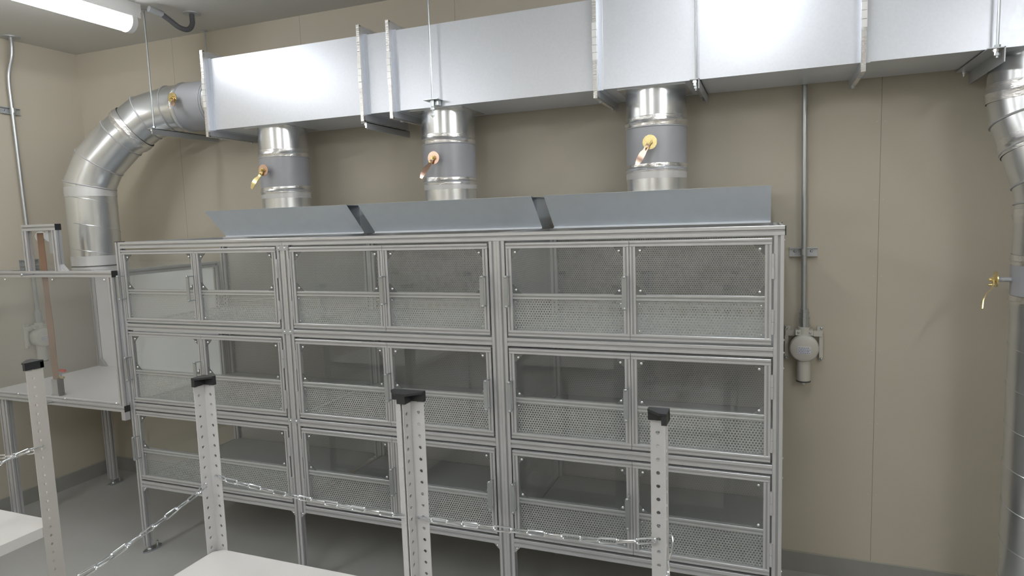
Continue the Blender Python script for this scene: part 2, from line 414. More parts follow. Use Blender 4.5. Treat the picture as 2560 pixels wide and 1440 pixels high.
def corner(sx, sz):
    m = MB(); m.prism([(0, 0), (sx * .034, 0), (0, sz * .034)], (0, .0062, 0), (1, 0, 0), (0, 0, 1), (0, 1, 0), .004)
    m.cur = 1; m.dome((sx * .0145, .0035, sz * .0135), (0, -1, 0), .0052); return m
def small_screw(sx, sz):
    m = MB(); m.dome((sx * .010, .0036, sz * .010), (0, -1, 0), .0028, 8); return m
store = {}
def part_of(key, name, mb, mt, parent, loc, smooth=True):
    """first use makes the mesh, later ones copy the object"""
    if key not in store: store[key] = obj(name, mb() if callable(mb) else mb, mt, None, smooth); o = store[key]; o.parent = parent; o.location = loc; return o
    return clone(store[key], parent, loc)
tops = [ZT - P - GAP, RAIL[0] - P - GAP, RAIL[1] - P - GAP]
for bi, (a, b) in enumerate(bays):
    wd = (b - a - .0125) / 2
    F_, M_, PN, PF = leaf_meshes(wd)
    for zt in tops:
        for li in range(2):
            x0 = a + .0055 + li * (wd + .0015)
            lf = part_of(('leaf', bi), 'door', F_, MA, cab, Vector((x0, 0, zt)) - cab.location, False)
            part_of(('mid', bi), 'mid_rail', M_, MA, lf, (0, 0, 0), False)
            part_of(('pane', bi), 'pane', PN, ACRYL, lf, (0, 0, 0), False)
            part_of(('perf', bi), 'perforated_panel', PF, PERF_XZ, lf, (0, 0, 0), False)
            for sx, xx in ((1, S), (-1, wd - S)):
                for sz, zz in ((-1, -S), (1, -.181)):
                    part_of(('cor', sx, sz), 'corner_bracket', lambda: corner(sx, sz), [BRK, CHROME], lf, (xx, 0, zz))
                for sz, zz in ((-1, -.201), (1, -DH + S)):
                    part_of(('scr', sx, sz), 'screw', lambda: small_screw(sx, sz), CHROME, lf, (xx, 0, zz))
            free = {0: 0, 1: 1, 2: 0}[bi]
            if li == free:
                for hx in (S / 2, wd - S / 2): part_of('handle', 'handle', HND, STEEL, lf, (hx, -.002, -.118))
            else:
                hx = wd + .0035 if bi != 1 else -.0035
                for hz in (-.048, -.221): part_of('hinge', 'hinge', HNG, ALU, lf, (hx, -.0035, hz))

# ------------------------------------------------------------------ extraction hoods on the cabinet
def hood(x0, x1, label):
    y0, yt, z1 = .50, .372, 1.6365; zb = ZT + .001
    t = thing('extraction_hood', label, 'hood', ((x0 + x1) / 2, y0, zb), 'sheet metal hoods on top of the cabinet')
    # folded sheet: lip, front leaning toward the room, roof; open at the ends, closed by a box behind
    th = .0015
    m = MB()
    m.prism([(y0, zb), (y0, zb + .008), (yt, z1), (.68, z1), (.68, z1 - th), (yt + th * 1.6, z1 - th), (y0 + th, zb + .008), (y0 + th, zb)],
            (x0, 0, 0), (0, 1, 0), (0, 0, 1), (1, 0, 0), x1 - x0)
    obj('hood_sheet', m, HOODM, t, False)
    m = MB(); m.box(x0 + .02, x1 - .02, y0 + .004, .68, zb, z1 - .002)
    obj('hood_body', m, HOODM, t, False)
    m = MB(); m.box(x0, x1, y0 - .012, y0, zb, zb + .0015); obj('flange', m, HOODM, t, False)
    m = MB(); m.box(x0 - .001, x1 + .001, yt - .001, yt + .012, z1, z1 + .0015); obj('top_edge', m, STEEL, t, False)
hood(-2.690, -1.840, 'leftmost blue-grey sheet metal hood on the cabinet top')
hood(-1.780, -.9466, 'middle blue-grey sheet metal hood on the cabinet top')
hood(-.893, -.0385, 'rightmost blue-grey sheet metal hood on the cabinet top, flush with its right end')

# ------------------------------------------------------------------ rectangular duct
X0, X1 = -2.62, 1.75; YD0, YD1 = .395, .715; ZD0, ZD1 = 2.034, 2.374
duct = thing('rectangular_duct', 'long rectangular galvanised duct hanging below the ceiling along the back wall', 'duct', ((X0 + X1) / 2, .555, ZD0))
FL = [-1.72, -1.572, -.668, .244]
edges = [X0] + FL + [1.2, X1]
for a, b in zip(edges[:-1], edges[1:]):
    m = MB(); m.box(a, b, YD0, YD1, ZD0, ZD1); obj('duct_section', m, GALV, duct, False)
def frame_ring(m, x, half, out=.034, inn=0.):
    for (y0, y1, z0, z1) in ((YD0 - out, YD0 - inn, ZD0 - out, ZD1 + out), (YD1 + inn, YD1 + out, ZD0 - out, ZD1 + out),
                             (YD0, YD1, ZD1, ZD1 + out), (YD0, YD1, ZD0 - out, ZD0)):
        m.box(x - half, x + half, y0, y1, z0, z1)
def flange(x):
    m = MB()
    frame_ring(m, x - .004, .0022); frame_ring(m, x + .004, .0022)
    m.box(x + .006, x + .024, YD0 - .003, YD0, ZD0 - .003, ZD1 + .003)
    m.box(x + .006, x + .024, YD0, YD1, ZD0 - .003, ZD0)
    m.cur = 1
    # foil tape folded over the outer rim
    for (y0, y1, z0, z1) in ((YD0 - .0365, YD0 - .024, ZD0 - .036, ZD1 + .036), (YD0 - .03, YD1, ZD0 - .0365, ZD0 - .030), (YD0 - .03, YD1, ZD1 + .030, ZD1 + .0365)):
        m.box(x - .0075, x + .0075, y0, y1, z0, z1)
    f = obj('flange', m, [GALV, FOIL], duct, False)
    c = MB()
    for k in range(5): c.box(x - .0085 - .0006 * (k % 2), x + .0085, YD0 - .0385 - .001 * (k % 2), YD0 - .030, 2.14 + k * .028, 2.1655 + k * .028)
    obj('flange_cleat', c, CLEAT, f, False)
    for yy in (YD0 + .05, YD1 - .06):
        b = MB(); b.dome((x, yy, ZD0 - .0365), (0, 0, -1), .008); obj('bolt', b, STEEL, f)
for x in FL + [1.2]: flange(x)
flange(X0 + .004)
# flat seam strip on the long section
obj('seam_strip', MB().box(-.297, -.288, YD0 - .0015, YD0, ZD0, ZD1), GALV, duct, False)

# ------------------------------------------------------------------ hanger rods and support angles
ROD_G = 'threaded rods hanging the ductwork'
def rod(x, y, z0, label):
    t = thing('hanger_rod', label, 'hanger rod', (x, y, ZC), ROD_G)
    m = MB(); m.cyl((x, y, z0), (x, y, ZC), .004, 10); obj('rod', m, STEEL, t)
    m = MB(); m.cyl((x, y, z0 + .006), (x, y, z0 + .014), .009, 6); m.cyl((x, y, z0 + .031), (x, y, z0 + .039), .009, 6); obj('nut', m, STEEL, t, False)
    m = MB(); m.cyl((x, y, ZC - .004), (x, y, ZC), .016, 12); obj('ceiling_anchor', m, STEEL, t)
rod(-2.95, .346, 2.035, 'threaded rod from the ceiling beside the left lamp, in front of the elbow duct')
rod(-2.965, .742, 2.035, 'threaded rod close to the back wall behind the elbow duct damper')
rod(-1.368, .355, 1.985, 'threaded rod with a clip in front of the rectangular duct above the middle hood')
rod(-.295, .366, 1.99, 'threaded rod beside the duct seam, right of the right hood pipe')
rod(.617, .366, 2.0, 'threaded rod at the far right next to the spiral duct')
ANG_G = 'steel support angles under the ductwork'
def angle(x, y0, y1, z, label, w_=.03, tri=False):
    m = MB(); m.box(x - w_ / 2, x + w_ / 2, y0, y1, z - .003, z); m.box(x + w_ / 2 - .003, x + w_ / 2, y0, y1, z - w_, z)
    t = tag(obj('support_angle', m, STEEL_D, None, False, (x, (y0 + y1) / 2, z)), label, 'support angle', ANG_G)
    for y in (y0 + .015, y1 - .02):
        b = MB(); b.lathe((x, y, z - .003), (0, 0, -1), [(0, .009), (.009, .009), (.0091, .005), (.019, .005)], 8); obj('bolt', b, CHROME, t, False)
angle(-2.955, .325, .755, 2.062, 'steel angle under the elbow duct at its damper section')
angle(-1.72, .37, .745, 1.995, 'steel angle under the duct flange between the left and middle hood pipes')
angle(-.30, .35, .745, 2.030, 'steel angle under the duct just right of the right hood pipe', .034)
angle(.612, .35, .745, 2.030, 'steel angle under the duct beside the far right spiral duct', .046)
m = MB(); m.box(-1.405, -1.335, .34, .395, 2.056, 2.059); m.box(-1.385, -1.345, .365, .39, 2.036, 2.056); m.cyl((-1.368, .355, 2.03), (-1.368, .355, 2.056), .008, 6)
tag(obj('beam_clip', m, STEEL, None, False, (-1.37, .37, 2.05)), 'small steel clip at the foot of the middle threaded rod', 'clip')

# ------------------------------------------------------------------ round ducts
def bead(m, c, d, r, rr=.003, n=40):
    c, d = Vector(c), Vector(d).normalized(); u = d.orthogonal().normalized(); v = d.cross(u)
    m.tube([c + (u * math.cos(2 * PI * i / n) + v * math.sin(2 * PI * i / n)) * r for i in range(n)], rr, 6, True)
def band(m, c, d, r, h, n=48, jag=.0, seed=0):
    """wrinkled tape band of width h centred on c"""
    rnd = random.Random(seed); c, d = Vector(c), Vector(d).normalized(); u = d.orthogonal().normalized(); v = d.cross(u)
    rows = 7; vs = []; fs = []
    for j in range(rows):
        t = -h / 2 + h * j / (rows - 1)
        for i in range(n):
            a = 2 * PI * i / n; rr = r + .0016 + (rnd.random() * jag if 0 < j < rows - 1 else 0) + (.0035 * jag / .002 if j == 3 and jag else 0)
            tt = t + (math.sin(a + seed) * .004 if jag else 0)
            vs.append(c + d * tt + (u * math.cos(a) + v * math.sin(a)) * rr)
    for j in range(rows - 1):
        for i in range(n): fs.append((j * n + i, j * n + (i + 1) % n, (j + 1) * n + (i + 1) % n, (j + 1) * n + i))
    m.add(vs, fs)
def handle(parent, base, out, down, disc_m, lever_m, name='damper_handle'):
    """damper quadrant: shaft, disc, nut and a bent lever"""
    base, out = Vector(base), Vector(out).normalized(); down = Vector(down)
    h = MB(); h.cyl(base - out * .03, base + out * .012, .0085, 14); hb = obj(name, h, GREYP, parent)
    d = MB(); d.cyl(base + out * .012, base + out * .0155, .0275, 28); obj('disc', d, disc_m, hb)
    n = MB(); n.cyl(base + out * .0155, base + out * .026, .0105, 6); n.cyl(base + out * .026, base + out * .033, .006, 10)
    dn = down.normalized(); n.cyl(base + dn * .02 + out * .016, base + dn * .02 + out * .033, .004, 8); n.box(0, 0, 0, 0, 0, 0) if False else None
    obj('nut', n, BRASS, hb, False)
    l = MB(); side = out.cross(dn).normalized(); L_ = down.length
    pts = [(0, .007, .018), (.2, .008, .018), (.36, .008, .022), (.5, .012, .034), (.75, .012, .040), (1., .006, .038)]
    vs = []; fs = []
    for s_, w_, o_ in pts:
        c = base + down * s_ + out * o_
        for sg in (-1, 1):
            for q in (0, .0035): vs.append(c + side * w_ * sg + out * q)
    for i in range(len(pts) - 1):
        k = i * 4; fs += [(k, k + 2, k + 6, k + 4), (k + 1, k + 5, k + 7, k + 3), (k, k + 4, k + 5, k + 1), (k + 2, k + 3, k + 7, k + 6)]
    e = (len(pts) - 1) * 4; fs += [(0, 1, 3, 2), (e, e + 2, e + 3, e + 1)]
    l.add(vs, fs); obj('lever', l, lever_m, hb)
def branch(x, label, dm, lm, sd):
    y = .553; r = .118
    t = thing('branch_duct', label, 'duct', (x, y, 1.638), 'round ducts joining the hoods to the rectangular duct')
    m = MB(); m.lathe((x, y, 1.638), (0, 0, 1), [(0, r), (.08, r)], 56); obj('lower_collar', m, GALV_S, t)
    m = MB(); m.lathe((x, y, 1.71), (0, 0, 1), [(0, r + .001), (.19, r + .001)], 56); bead(m, (x, y, 1.722), (0, 0, 1), r + .001, .003); bead(m, (x, y, 1.888), (0, 0, 1), r + .001, .003)
    obj('damper_body', m, GREYP, t)
    m = MB(); m.lathe((x, y, 1.895), (0, 0, 1), [(0, r), (2.034 - 1.895, r)], 56); m.box(x - r - .012, x + r + .012, y - r - .004, y + r + .004, 2.031, 2.034)
    obj('upper_collar', m, GALV_S, t)
    m = MB(); band(m, (x, y, 1.908), (0, 0, 1), r, .042, 56, .002, sd); obj('foil_tape', m, FOIL, t)
    m = MB(); band(m, (x, y, 1.727), (0, 0, 1), r, .032, 56, .002, sd + 1); obj('foil_tape', m, FOIL, t)
    m = MB(); band(m, (x, y, 1.703), (0, 0, 1), r, .030, 56, 0, sd + 2); obj('foil_tape', m, FOIL_M, t)
    handle(t, (x, y - r - .022, 1.822), (0, -1, 0), (-.045, -.012, -.088), dm, lm)
branch(-2.323, 'leftmost round duct with grey damper and coppery handle above the left hood', COPPER, BRASS, 1)
branch(-1.397, 'middle round duct with grey damper above the middle hood', COPPER, COPPER, 5)
branch(-.470, 'right round duct with a yellowish damper disc above the right hood', BRASS, COPPER, 9)

# elbow duct at the left
t = thing('elbow_duct', 'silvery segmented elbow duct curving from the rectangular duct down to the framed enclosure', 'duct', (-3.43, .33, 1.3735))
r = .12
path = [(-2.63, .555, 2.195), (-3.02, .552, 2.195), (-3.13, .494, 2.172), (-3.31, .396, 2.012), (-3.41, .341, 1.868), (-3.43, .33, 1.76), (-3.43, .33, 1.375)]
full = [(-2.63, .555, 2.195), (-3.035, .550, 2.195), (-3.155, .482, 2.150), (-3.275, .416, 2.045), (-3.38, .358, 1.92), (-3.43, .33, 1.80), (-3.43, .33, 1.375)]
m = MB(); m.tube(full, r, 56, False, True); ringsE = m.rings
m.f.pop(); m.mi.pop(); m.f.pop(); m.mi.pop()
o = obj('elbow_body', m, GALV_S, t)
m = MB()
for g in ringsE[1:-1]:
    c = sum(g, Vector()) / len(g); m.tube([c + (p - c) * 1.012 for p in g], .0035, 6, True)
obj('joint_bead', m, ALU_D, t)
m = MB(); band(m, (-3.225, .443, 2.088), (-3.275 + 3.155, .416 - .482, 2.045 - 2.15), r + .004, .05, 56, .002, 21); obj('foil_tape', m, FOIL, t)
m = MB(); band(m, (-3.43, .33, 1.765), (0, 0, 1), r, .05, 56, 0, 23); obj('foil_tape', m, FOIL_M, t)
m = MB(); band(m, (-3.43, .33, 1.402), (0, 0, 1), r, .05, 56, 0, 24); obj('foil_tape', m, FOIL_M, t)
def helix(m, x, y, z0, z1, r, pitch, ph=0, rr=.0025):
    n = int((z1 - z0) / pitch * 40); m.tube([(x + r * math.cos(ph - 2 * PI * i / 40), y + r * math.sin(ph - 2 * PI * i / 40), z0 + pitch * i / 40) for i in range(n + 1)], rr, 6)
m = MB(); helix(m, -3.43, .33, 1.42, 1.745, r, .137, .6); obj('spiral_seam', m, GALV_S, t)
m = MB(); m.lathe((-2.72, .555, 2.195), (-1, 0, 0), [(0, r + .004), (.20, r + .004)], 56); bead(m, (-2.735, .555, 2.195), (1, 0, 0), r + .004, .003); bead(m, (-2.905, .555, 2.195), (1, 0, 0), r + .004, .003)
obj('damper_body', m, GREYP, t)
m = MB(); band(m, (-2.93, .555, 2.195), (1, 0, 0), r + .003, .03, 56, .002, 31); obj('foil_tape', m, FOIL, t)
handle(t, (-2.87, .555 - r - .02, 2.215), (0, -1, 0), (.05, -.01, -.045), BRASS, COPPER)

# spiral duct at the right
t = thing('spiral_duct', 'tall silvery spiral duct at the right edge, running from the rectangular duct to the floor', 'duct', (.83, .50, 0))
ux, uy = .765, .553; lx, ly = .835, .47; r = .122
full = [(ux, uy, 2.034), (ux, uy, 1.90), (ux + .008, uy - .012, 1.83), (ux + .032, uy - .038, 1.74), (lx - .008, ly + .012, 1.62), (lx, ly, 1.55), (lx, ly, .012)]
m = MB(); m.tube(full, r, 56, False, True); ringsE = m.rings; obj('duct_body', m, GALV_S, t)
m = MB()
for g in ringsE[2:-1]:
    c = sum(g, Vector()) / len(g); m.tube([c + (p - c) * 1.015 for p in g], .0035, 6, True)
obj('joint_bead', m, ALU_D, t)
m = MB(); helix(m, lx, ly, .04, 1.17, r, .137, 0); obj('spiral_seam', m, GALV_S, t)
m = MB(); band(m, (ux, uy, 1.915), (0, 0, 1), r, .06, 56, .002, 41); obj('foil_tape', m, FOIL, t)
m = MB(); band(m, (ux + .03, uy - .036, 1.745), (.05, -.06, -.25), r, .05, 56, .002, 42); obj('foil_tape', m, FOIL, t)
m = MB(); band(m, (lx, ly, 1.50), (0, 0, 1), r, .045, 56, .002, 43); obj('foil_tape', m, FOIL, t)
m = MB(); band(m, (lx, ly, 1.355), (0, 0, 1), r, .035, 56, .002, 44); obj('foil_tape', m, FOIL, t)
m = MB(); band(m, (lx, ly, 1.225), (0, 0, 1), r, .03, 56, .002, 45); obj('foil_tape', m, FOIL, t)
m = MB(); m.lathe((lx, ly, 1.24), (0, 0, 1), [(0, r + .002), (.10, r + .002)], 56); obj('damper_body', m, GREYP, t)
handle(t, (lx - r - .032, ly, 1.292), (-1, 0, 0), (-.022, -.05, -.095), BRASS, BRASS)

# ------------------------------------------------------------------ gas detectors and their conduits
def detector(label, wx, wy, z, side):
    """side 'back' faces -Y, 'left' faces +X"""
    t = thing('gas_detector', label, 'gas detector', (wx, wy, z), 'wall gas detectors')
    if side == 'back': A = lambda a, o, h: (wx + a, wy - o, z + h); O = Vector((0, -1, 0))
    else: A = lambda a, o, h: (wx + o, wy + a, z + h); O = Vector((1, 0, 0))
    def bx(m, a0, a1, o0, o1, h0, h1):
        p, q = A(a0, o0, h0), A(a1, o1, h1); m.box(min(p[0], q[0]), max(p[0], q[0]), min(p[1], q[1]), max(p[1], q[1]), min(p[2], q[2]), max(p[2], q[2]))
    m = MB()
    m.lathe(A(0, .005, 0), O, [(0, .05), (.03, .055), (.05, .056), (.058, .052), (.064, .040), (.066, .0)], 40)
    m.cyl(A(0, .03, -.03), A(0, .03, -.138), .0265, 28); m.cyl(A(0, .03, .03), A(0, .03, .085), .024, 20)
    bx(m, -.033, .033, .01, .05, .052, .074)
    obj('body', m, DETM, t)
    for sg in (-1, 1):
        m = MB(); bx(m, sg * .035, sg * .07, .004, .026, .045, .068); bx(m, sg * .058, sg * .072, .004, .02, -.055, .06); bx(m, sg * .05, sg * .072, .0, .014, .055, .085)
        b = obj('mounting_ear', m, DETM, t, False)
        for h in (.052, -.048, .077):
            s_ = MB(); s_.dome(A(sg * (.066), .02 if h < .07 else .013, h), O, .0065); obj('screw', s_, STEEL, b)
        s_ = MB(); s_.dome(A(sg * .022, .05, .064), O, .005); obj('screw', s_, STEEL, b)
    m = MB(); bx(m, -.024, .024, .0695, .0716, -.020, .010)
    m.cur = 1
    for k, hh in enumerate((.004, -.003, -.009, -.016)):
        a = -.022
        rnd = random.Random(k)
        while a < .018:
            wv = .003 + rnd.random() * .006; bx(m, a, min(a + wv, .022), .0716, .0719, hh - .0018, hh + .0012); a += wv + .002
    obj('label_plate', m, [LABEL, INK], t, False)
    m = MB(); m.cyl(A(0, .03, -.138), A(0, .03, -.143), .0275, 28); obj('sensor_rim', m, DARKF, t)
    m = MB(); m.cyl(A(0, .03, -.143), A(0, .03, -.156), .007, 12); obj('sensor_tip', m, NYLON, t)
    m = MB()
    for h0, h1, rr in ((.085, .10, .0165), (.10, .118, .0195), (.118, .122, .022), (.122, .14, .018), (.14, .145, .020), (.145, .158, .0165)): m.cyl(A(0, .03, h0), A(0, .03, h1), rr, 12)
    obj('cable_gland', m, STEEL, t, False)
detector('grey gas detector on the back wall right of the cabinet', .092, YB, .985, 'back')
detector('gas detector on the left wall, seen through the clear enclosure', XL, .355, .955, 'left')
t = thing('conduit', 'straight galvanised conduit on the back wall above the gas detector', 'conduit', (.088, YB - .03, 1.143), 'conduits feeding the gas detectors')
m = MB(); m.cyl((.09, YB - .03, 1.138), (.083, YB - .03, 2.03), .0105, 16); m.cyl((.083, YB - .03, 2.03), (.083, YB - .03, ZC), .0105, 16); obj('pipe', m, PIPE, t)
def clamp(parent, c, along):
    c = Vector(c); m = MB()
    a = Vector((1, 0, 0)) if along == 'x' else Vector((0, 1, 0)); o = Vector((0, -1, 0)) if along == 'x' else Vector((1, 0, 0))
    def bb(a0, a1, o0, o1, z0, z1):
        p = c + a * a0 + o * o0; q = c + a * a1 + o * o1
        m.box(min(p.x, q.x), max(p.x, q.x), min(p.y, q.y), max(p.y, q.y), c.z + z0, c.z + z1)
    bb(-.052, .052, 0, .004, -.018, .016); bb(-.052, .052, 0, .018, .013, .018); bb(-.052, .052, 0, .018, -.020, -.016)
    s = obj('clamp', m, STEEL_D, parent, False)
    k = MB(); k.cyl(c + o * .03 + Vector((0, 0, -.013)), c + o * .03 + Vector((0, 0, .012)), .0135, 14)
    for sg in (-1, 1): k.dome(c + a * sg * .031 + o * .004 + Vector((0, 0, .001)), o, .0055)
    obj('saddle', k, STEEL, s)
clamp(t, (.086, YB, 1.377), 'x')
t = thing('conduit', 'bent galvanised conduit on the left wall running down from the ceiling', 'conduit', (XL + .03, .352, 1.1), 'conduits feeding the gas detectors')
m = MB(); m.tube(bez([(XL + .068, .347, ZC), (XL + .068, .347, 2.59), (XL + .06, .345, 2.53), (XL + .035, .338, 2.45), (XL + .03, .335, 2.38), (XL + .03, .337, 2.25), (XL + .03, .345, 1.7), (XL + .03, .355, 1.11)], 6), .0105, 14); obj('pipe', m, PIPE, t)
m = MB(); m.cyl((XL + .068, .347, ZC - .005), (XL + .068, .347, ZC), .045, 20); obj('ceiling_plate', m, STEEL_D, t)
clamp(t, (XL, .34, 2.245), 'y'); clamp(t, (XL, .354, 1.39), 'y')

# ------------------------------------------------------------------ framed enclosure left of the cabinet
bx0, bx1, by0, by1, bz0, bz1 = -3.87, -2.8612, -.03, .62, .703, 1.371
enc = thing('framed_enclosure', 'raised aluminium-framed enclosure with clear front and white base, left of the cabinet', 'enclosure', (-3.365, .3, 0))
h = P / 2
for x in (bx0 + h, bx1 - h):
    for y in (by0 + h, by1 - h): E_('post', enc, 'z', bz0 + P, bz1 - P, x, y)
for z in (bz0 + h, bz1 - h):
    for y in (by0 + h, by1 - h): E_('rail', enc, 'x', bx0, bx1, y, z)
    for x in (bx0 + h, bx1 - h): E_('rail', enc, 'y', by0 + P, by1 - P, x, z)
for z in (bz0, bz1 - P):
    obj('end_cap', MB().box(bx1 - .0003, bx1 + .0012, by0, by0 + P - .0005, z, z + P), BLACK, enc, False)
obj('base_board', MB().box(bx0 + .004, bx1 - .016, by0 + P, by1 - .01, bz0 + P, bz0 + P + .006), WHITEB, enc, False)
obj('back_board', MB().box(bx0 + P, bx1 - P, by1 - .016, by1 - .012, bz0 + P, bz1 - P), WHITE, enc, False)
obj('side_pane', MB().box(bx1 - .016, bx1 - .012, by0 + P, by1 - P, bz0 + P, bz1 - P), ACRYL, enc, False)
obj('side_pane', MB().box(bx0 + .012, bx0 + .016, by0 + P, by1 - P, bz0 + P, bz1 - P), ACRYL, enc, False)
obj('front_pane', MB().box(bx0 + P - .01, bx1 - P + .01, by0 + .004, by0 + .008, bz0 + P - .01, bz1 - P + .01), ACRYL_H, enc, False)
obj('top_pane', MB().box(bx0 + .004, bx1 - .004, by0 + P + .022, by1 - .004, bz1, bz1 + .002), ACRYL, enc, False)
for x in (-3.62, -3.27, -2.915):
    for z in (bz0 + P + .009, bz1 - P - .012):
        m = MB(); m.dome((x, by0 + .003, z), (0, -1, 0), .0065); obj('pane_screw', m, CHROME, enc)
m = MB(); m.prism([(0, 0), (.05, 0), (0, .05)], (bx0 + P, by1 - .035, bz0 + P + .006), (1, 0, 0), (0, 0, 1), (0, 1, 0), .012); obj('corner_gusset', m, ALU_D, enc, False)
for x, z in ((-3.405, bz1 - .014), (-3.36, bz0 + .018)):
    m = MB(); m.cyl((x, by0, z), (x, by0 - .055, z), .0045, 12); m.dome((x, by0 - .05, z), (0, -1, 0), .008, 12); obj('pull_pin', m, STEEL, enc)
# double-profile legs and feet
for x, y in ((-3.79, 0.), (-3.84, .585)):
    l = MB(); l.slots = True
    for dx in (0, .03): l.ext('z', .03, bz0, x + dx, y)
    obj('leg', l, MA, enc, False); foot(enc, x + .03, y + .0)
m = MB(); m.box(bx1 - .026, bx1 - .002, by0 + .002, by0 + .028, bz0 - .04, bz0); obj('fixing_block', m, ALU, enc, False)

# small portal frame with pulley on top of the enclosure
t = thing('pulley_frame', 'small aluminium portal frame with a pulley standing on the enclosure', 'pulley frame', (-3.33, -.015, bz1))
for x in (-3.438, -3.225): E_('upright', t, 'z', bz1, 1.567, x, -.015)
E_('crossbar', t, 'x', -3.453, -3.210, -.015, 1.582)
obj('end_cap', MB().box(-3.210, -3.2085, -.03, 0, 1.567, 1.597), BLACK, t, False)
m = MB(); m.box(-3.305, -3.268, .0, .006, 1.455, 1.567); obj('bracket_plate', m, STEEL_D, t, False)
m = MB(); m.cyl((-3.413, .032, 1.538), (-3.408, .032, 1.538), .026, 28); m.cyl((-3.408, .032, 1.538), (-3.350, .032, 1.538), .016, 24); m.cyl((-3.350, .032, 1.538), (-3.345, .032, 1.538), .026, 28); m.cyl((-3.345, .032, 1.538), (-3.305, .032, 1.538), .006, 12); obj('pulley', m, NYLON, t)
m = MB(); m.prism([(0, 0), (.035, 0), (0, .032)], (-3.21, -.02, bz1), (1, 0, 0), (0, 0, 1), (0, 1, 0), .016); obj('corner_gusset', m, ALU, t, False)

# strap
m = MB(); n = 48; vs = []; fs = []
for i in range(n + 1):
    z = 1.556 - (1.556 - .82) * i / n; s = i / n
    ang = math.radians(68) * math.exp(-((s - .42) / .24) ** 2) ; hw = .0215
    cx, cy = -3.383 + .004 * s, .0125
    dx, dy = math.cos(ang) * hw, math.sin(ang) * hw * .35
    vs += [(cx - dx, cy - dy - .001, z), (cx + dx, cy + dy - .001, z), (cx + dx, cy + dy + .001, z), (cx - dx, cy - dy + .001, z)]
for i in range(n):
    k = i * 4
    for j in range(4): fs.append((k + j, k + (j + 1) % 4, k + 4 + (j + 1) % 4, k + 4 + j))
m.add(vs, fs); tag(obj('strap', m, RUST, None, True, (-3.383, 0, 1.2)), 'brown twisted strap hanging from the pulley down into the clear enclosure', 'strap')
t = thing('strap_clamp', 'grey steel clamp holding the lower end of the brown strap', 'clamp', (-3.375, .0, bz0 + P))
m = MB(); m.box(-3.405, -3.362, .004, .021, .745, .822); m.box(-3.41, -3.355, .002, .04, bz0 + P + .006, .747); obj('block', m, ALU, t, False)
m = MB(); m.box(-3.361, -3.345, .004, .026, .742, .83); obj('back_plate', m, DARKF, t, False)
m = MB(); m.box(-3.36, -3.325, .018, .030, .86, .873); obj('red_tab', m, REDM, t, False)
m = MB(); m.cyl((-3.345, .01, .835), (-3.318, .01, .835), .006, 10); obj('thumb_screw', m, BRASS, t)
m = MB(); m.box(-3.36, -3.352, .018, .026, .83, .862); obj('tab_stem', m, STEEL_D, t, False)

# ------------------------------------------------------------------ shelving units in front
def holes_plate(m, p0, u, v, w_, ln, pitch=.025, r=.0037, hu=.5, th=.0016):
    """strip of width w_ along u and length ln along v, one round hole per pitch"""
    p0, u, v = Vector(p0), Vector(u), Vector(v); nn = u.cross(v).normalized() * th
    cells = int(ln / pitch + .5); K = 8
    cell_h = ln / cells
    for c in range(cells):
        b = p0 + v * c * cell_h; cen = b + u * w_ * hu + v * cell_h / 2
        outer = [b + u * w_ + v * cell_h * .5, b + u * w_ + v * cell_h, b + u * w_ * hu + v * cell_h, b + v * cell_h, b + v * cell_h * .5, b, b + u * w_ * hu, b + u * w_]
        ring = [cen + (u * math.cos(2 * PI * i / K) + v * math.sin(2 * PI * i / K)) * r for i in range(K)]
        vs = outer + ring + [q + nn for q in outer] + [q + nn for q in ring]
        fs = []
        for i in range(K):
            j = (i + 1) % K
            fs += [(i, j, 8 + j, 8 + i), (16 + i, 24 + i, 24 + j, 16 + j), (8 + i, 8 + j, 24 + j, 24 + i)]
        fs += [(3, 5, 21, 19), (7, 1, 17, 23)]
        if c == 0: fs.append((5, 7, 23, 21))
        if c == cells - 1: fs.append((1, 3, 19, 17))
        m.add(vs, fs)
def slotted_post(parent, x, y, sx, sy, mt, fl=.031, top=1.198):
    """L post with its corner at (x,y), flanges going sx along X and sy along Y"""
    m = MB()
    holes_plate(m, (x, y, .004), (sx, 0, 0), (0, 0, 1), fl, top - .004, hu=.58)
    holes_plate(m, (x, y, .004), (0, sy, 0), (0, 0, 1), fl, top - .004, hu=.58)
    o = obj('post', m, mt, parent, False)
    c = MB(); e = .003
    xs = sorted((x - sx * e, x + sx * (fl + e))); ys = sorted((y - sy * e, y + sy * (fl + e)))
    c.box(xs[0], xs[1], *sorted((y - sy * e, y + sy * .0065)), top - .013, top + .004)
    c.box(*sorted((x - sx * e, x + sx * .0065)), ys[0], ys[1], top - .013, top + .004)
    poly = [(x - sx * e, y - sy * e), (x + sx * (fl + e), y - sy * e), (x + sx * (fl + e), y + sy * .010), (x + sx * .010, y + sy * (fl + e)), (x - sx * e, y + sy * (fl + e))]
    c.prism(poly, (0, 0, top + .0035), (1, 0, 0), (0, 1, 0), (0, 0, 1), .0045)
    obj('post_cap', c, BLACK, o, False)
    f = MB(); f.box(xs[0], xs[1], ys[0], ys[1], 0, .005); obj('foot', f, BLACK, o, False)
def board(parent, x0, x1, y0, y1, z):
    m = MB(); c = .018
    poly = [(x0 + c, y0), (x1 - c, y0), (x1, y0 + c), (x1, y1 - c), (x1 - c, y1), (x0 + c, y1), (x0, y1 - c), (x0, y0 + c)]
    m.prism(poly, (0, 0, z - .028), (1, 0, 0), (0, 1, 0), (0, 0, 1), .028)
    return obj('shelf', m, SHELFW, parent, False)
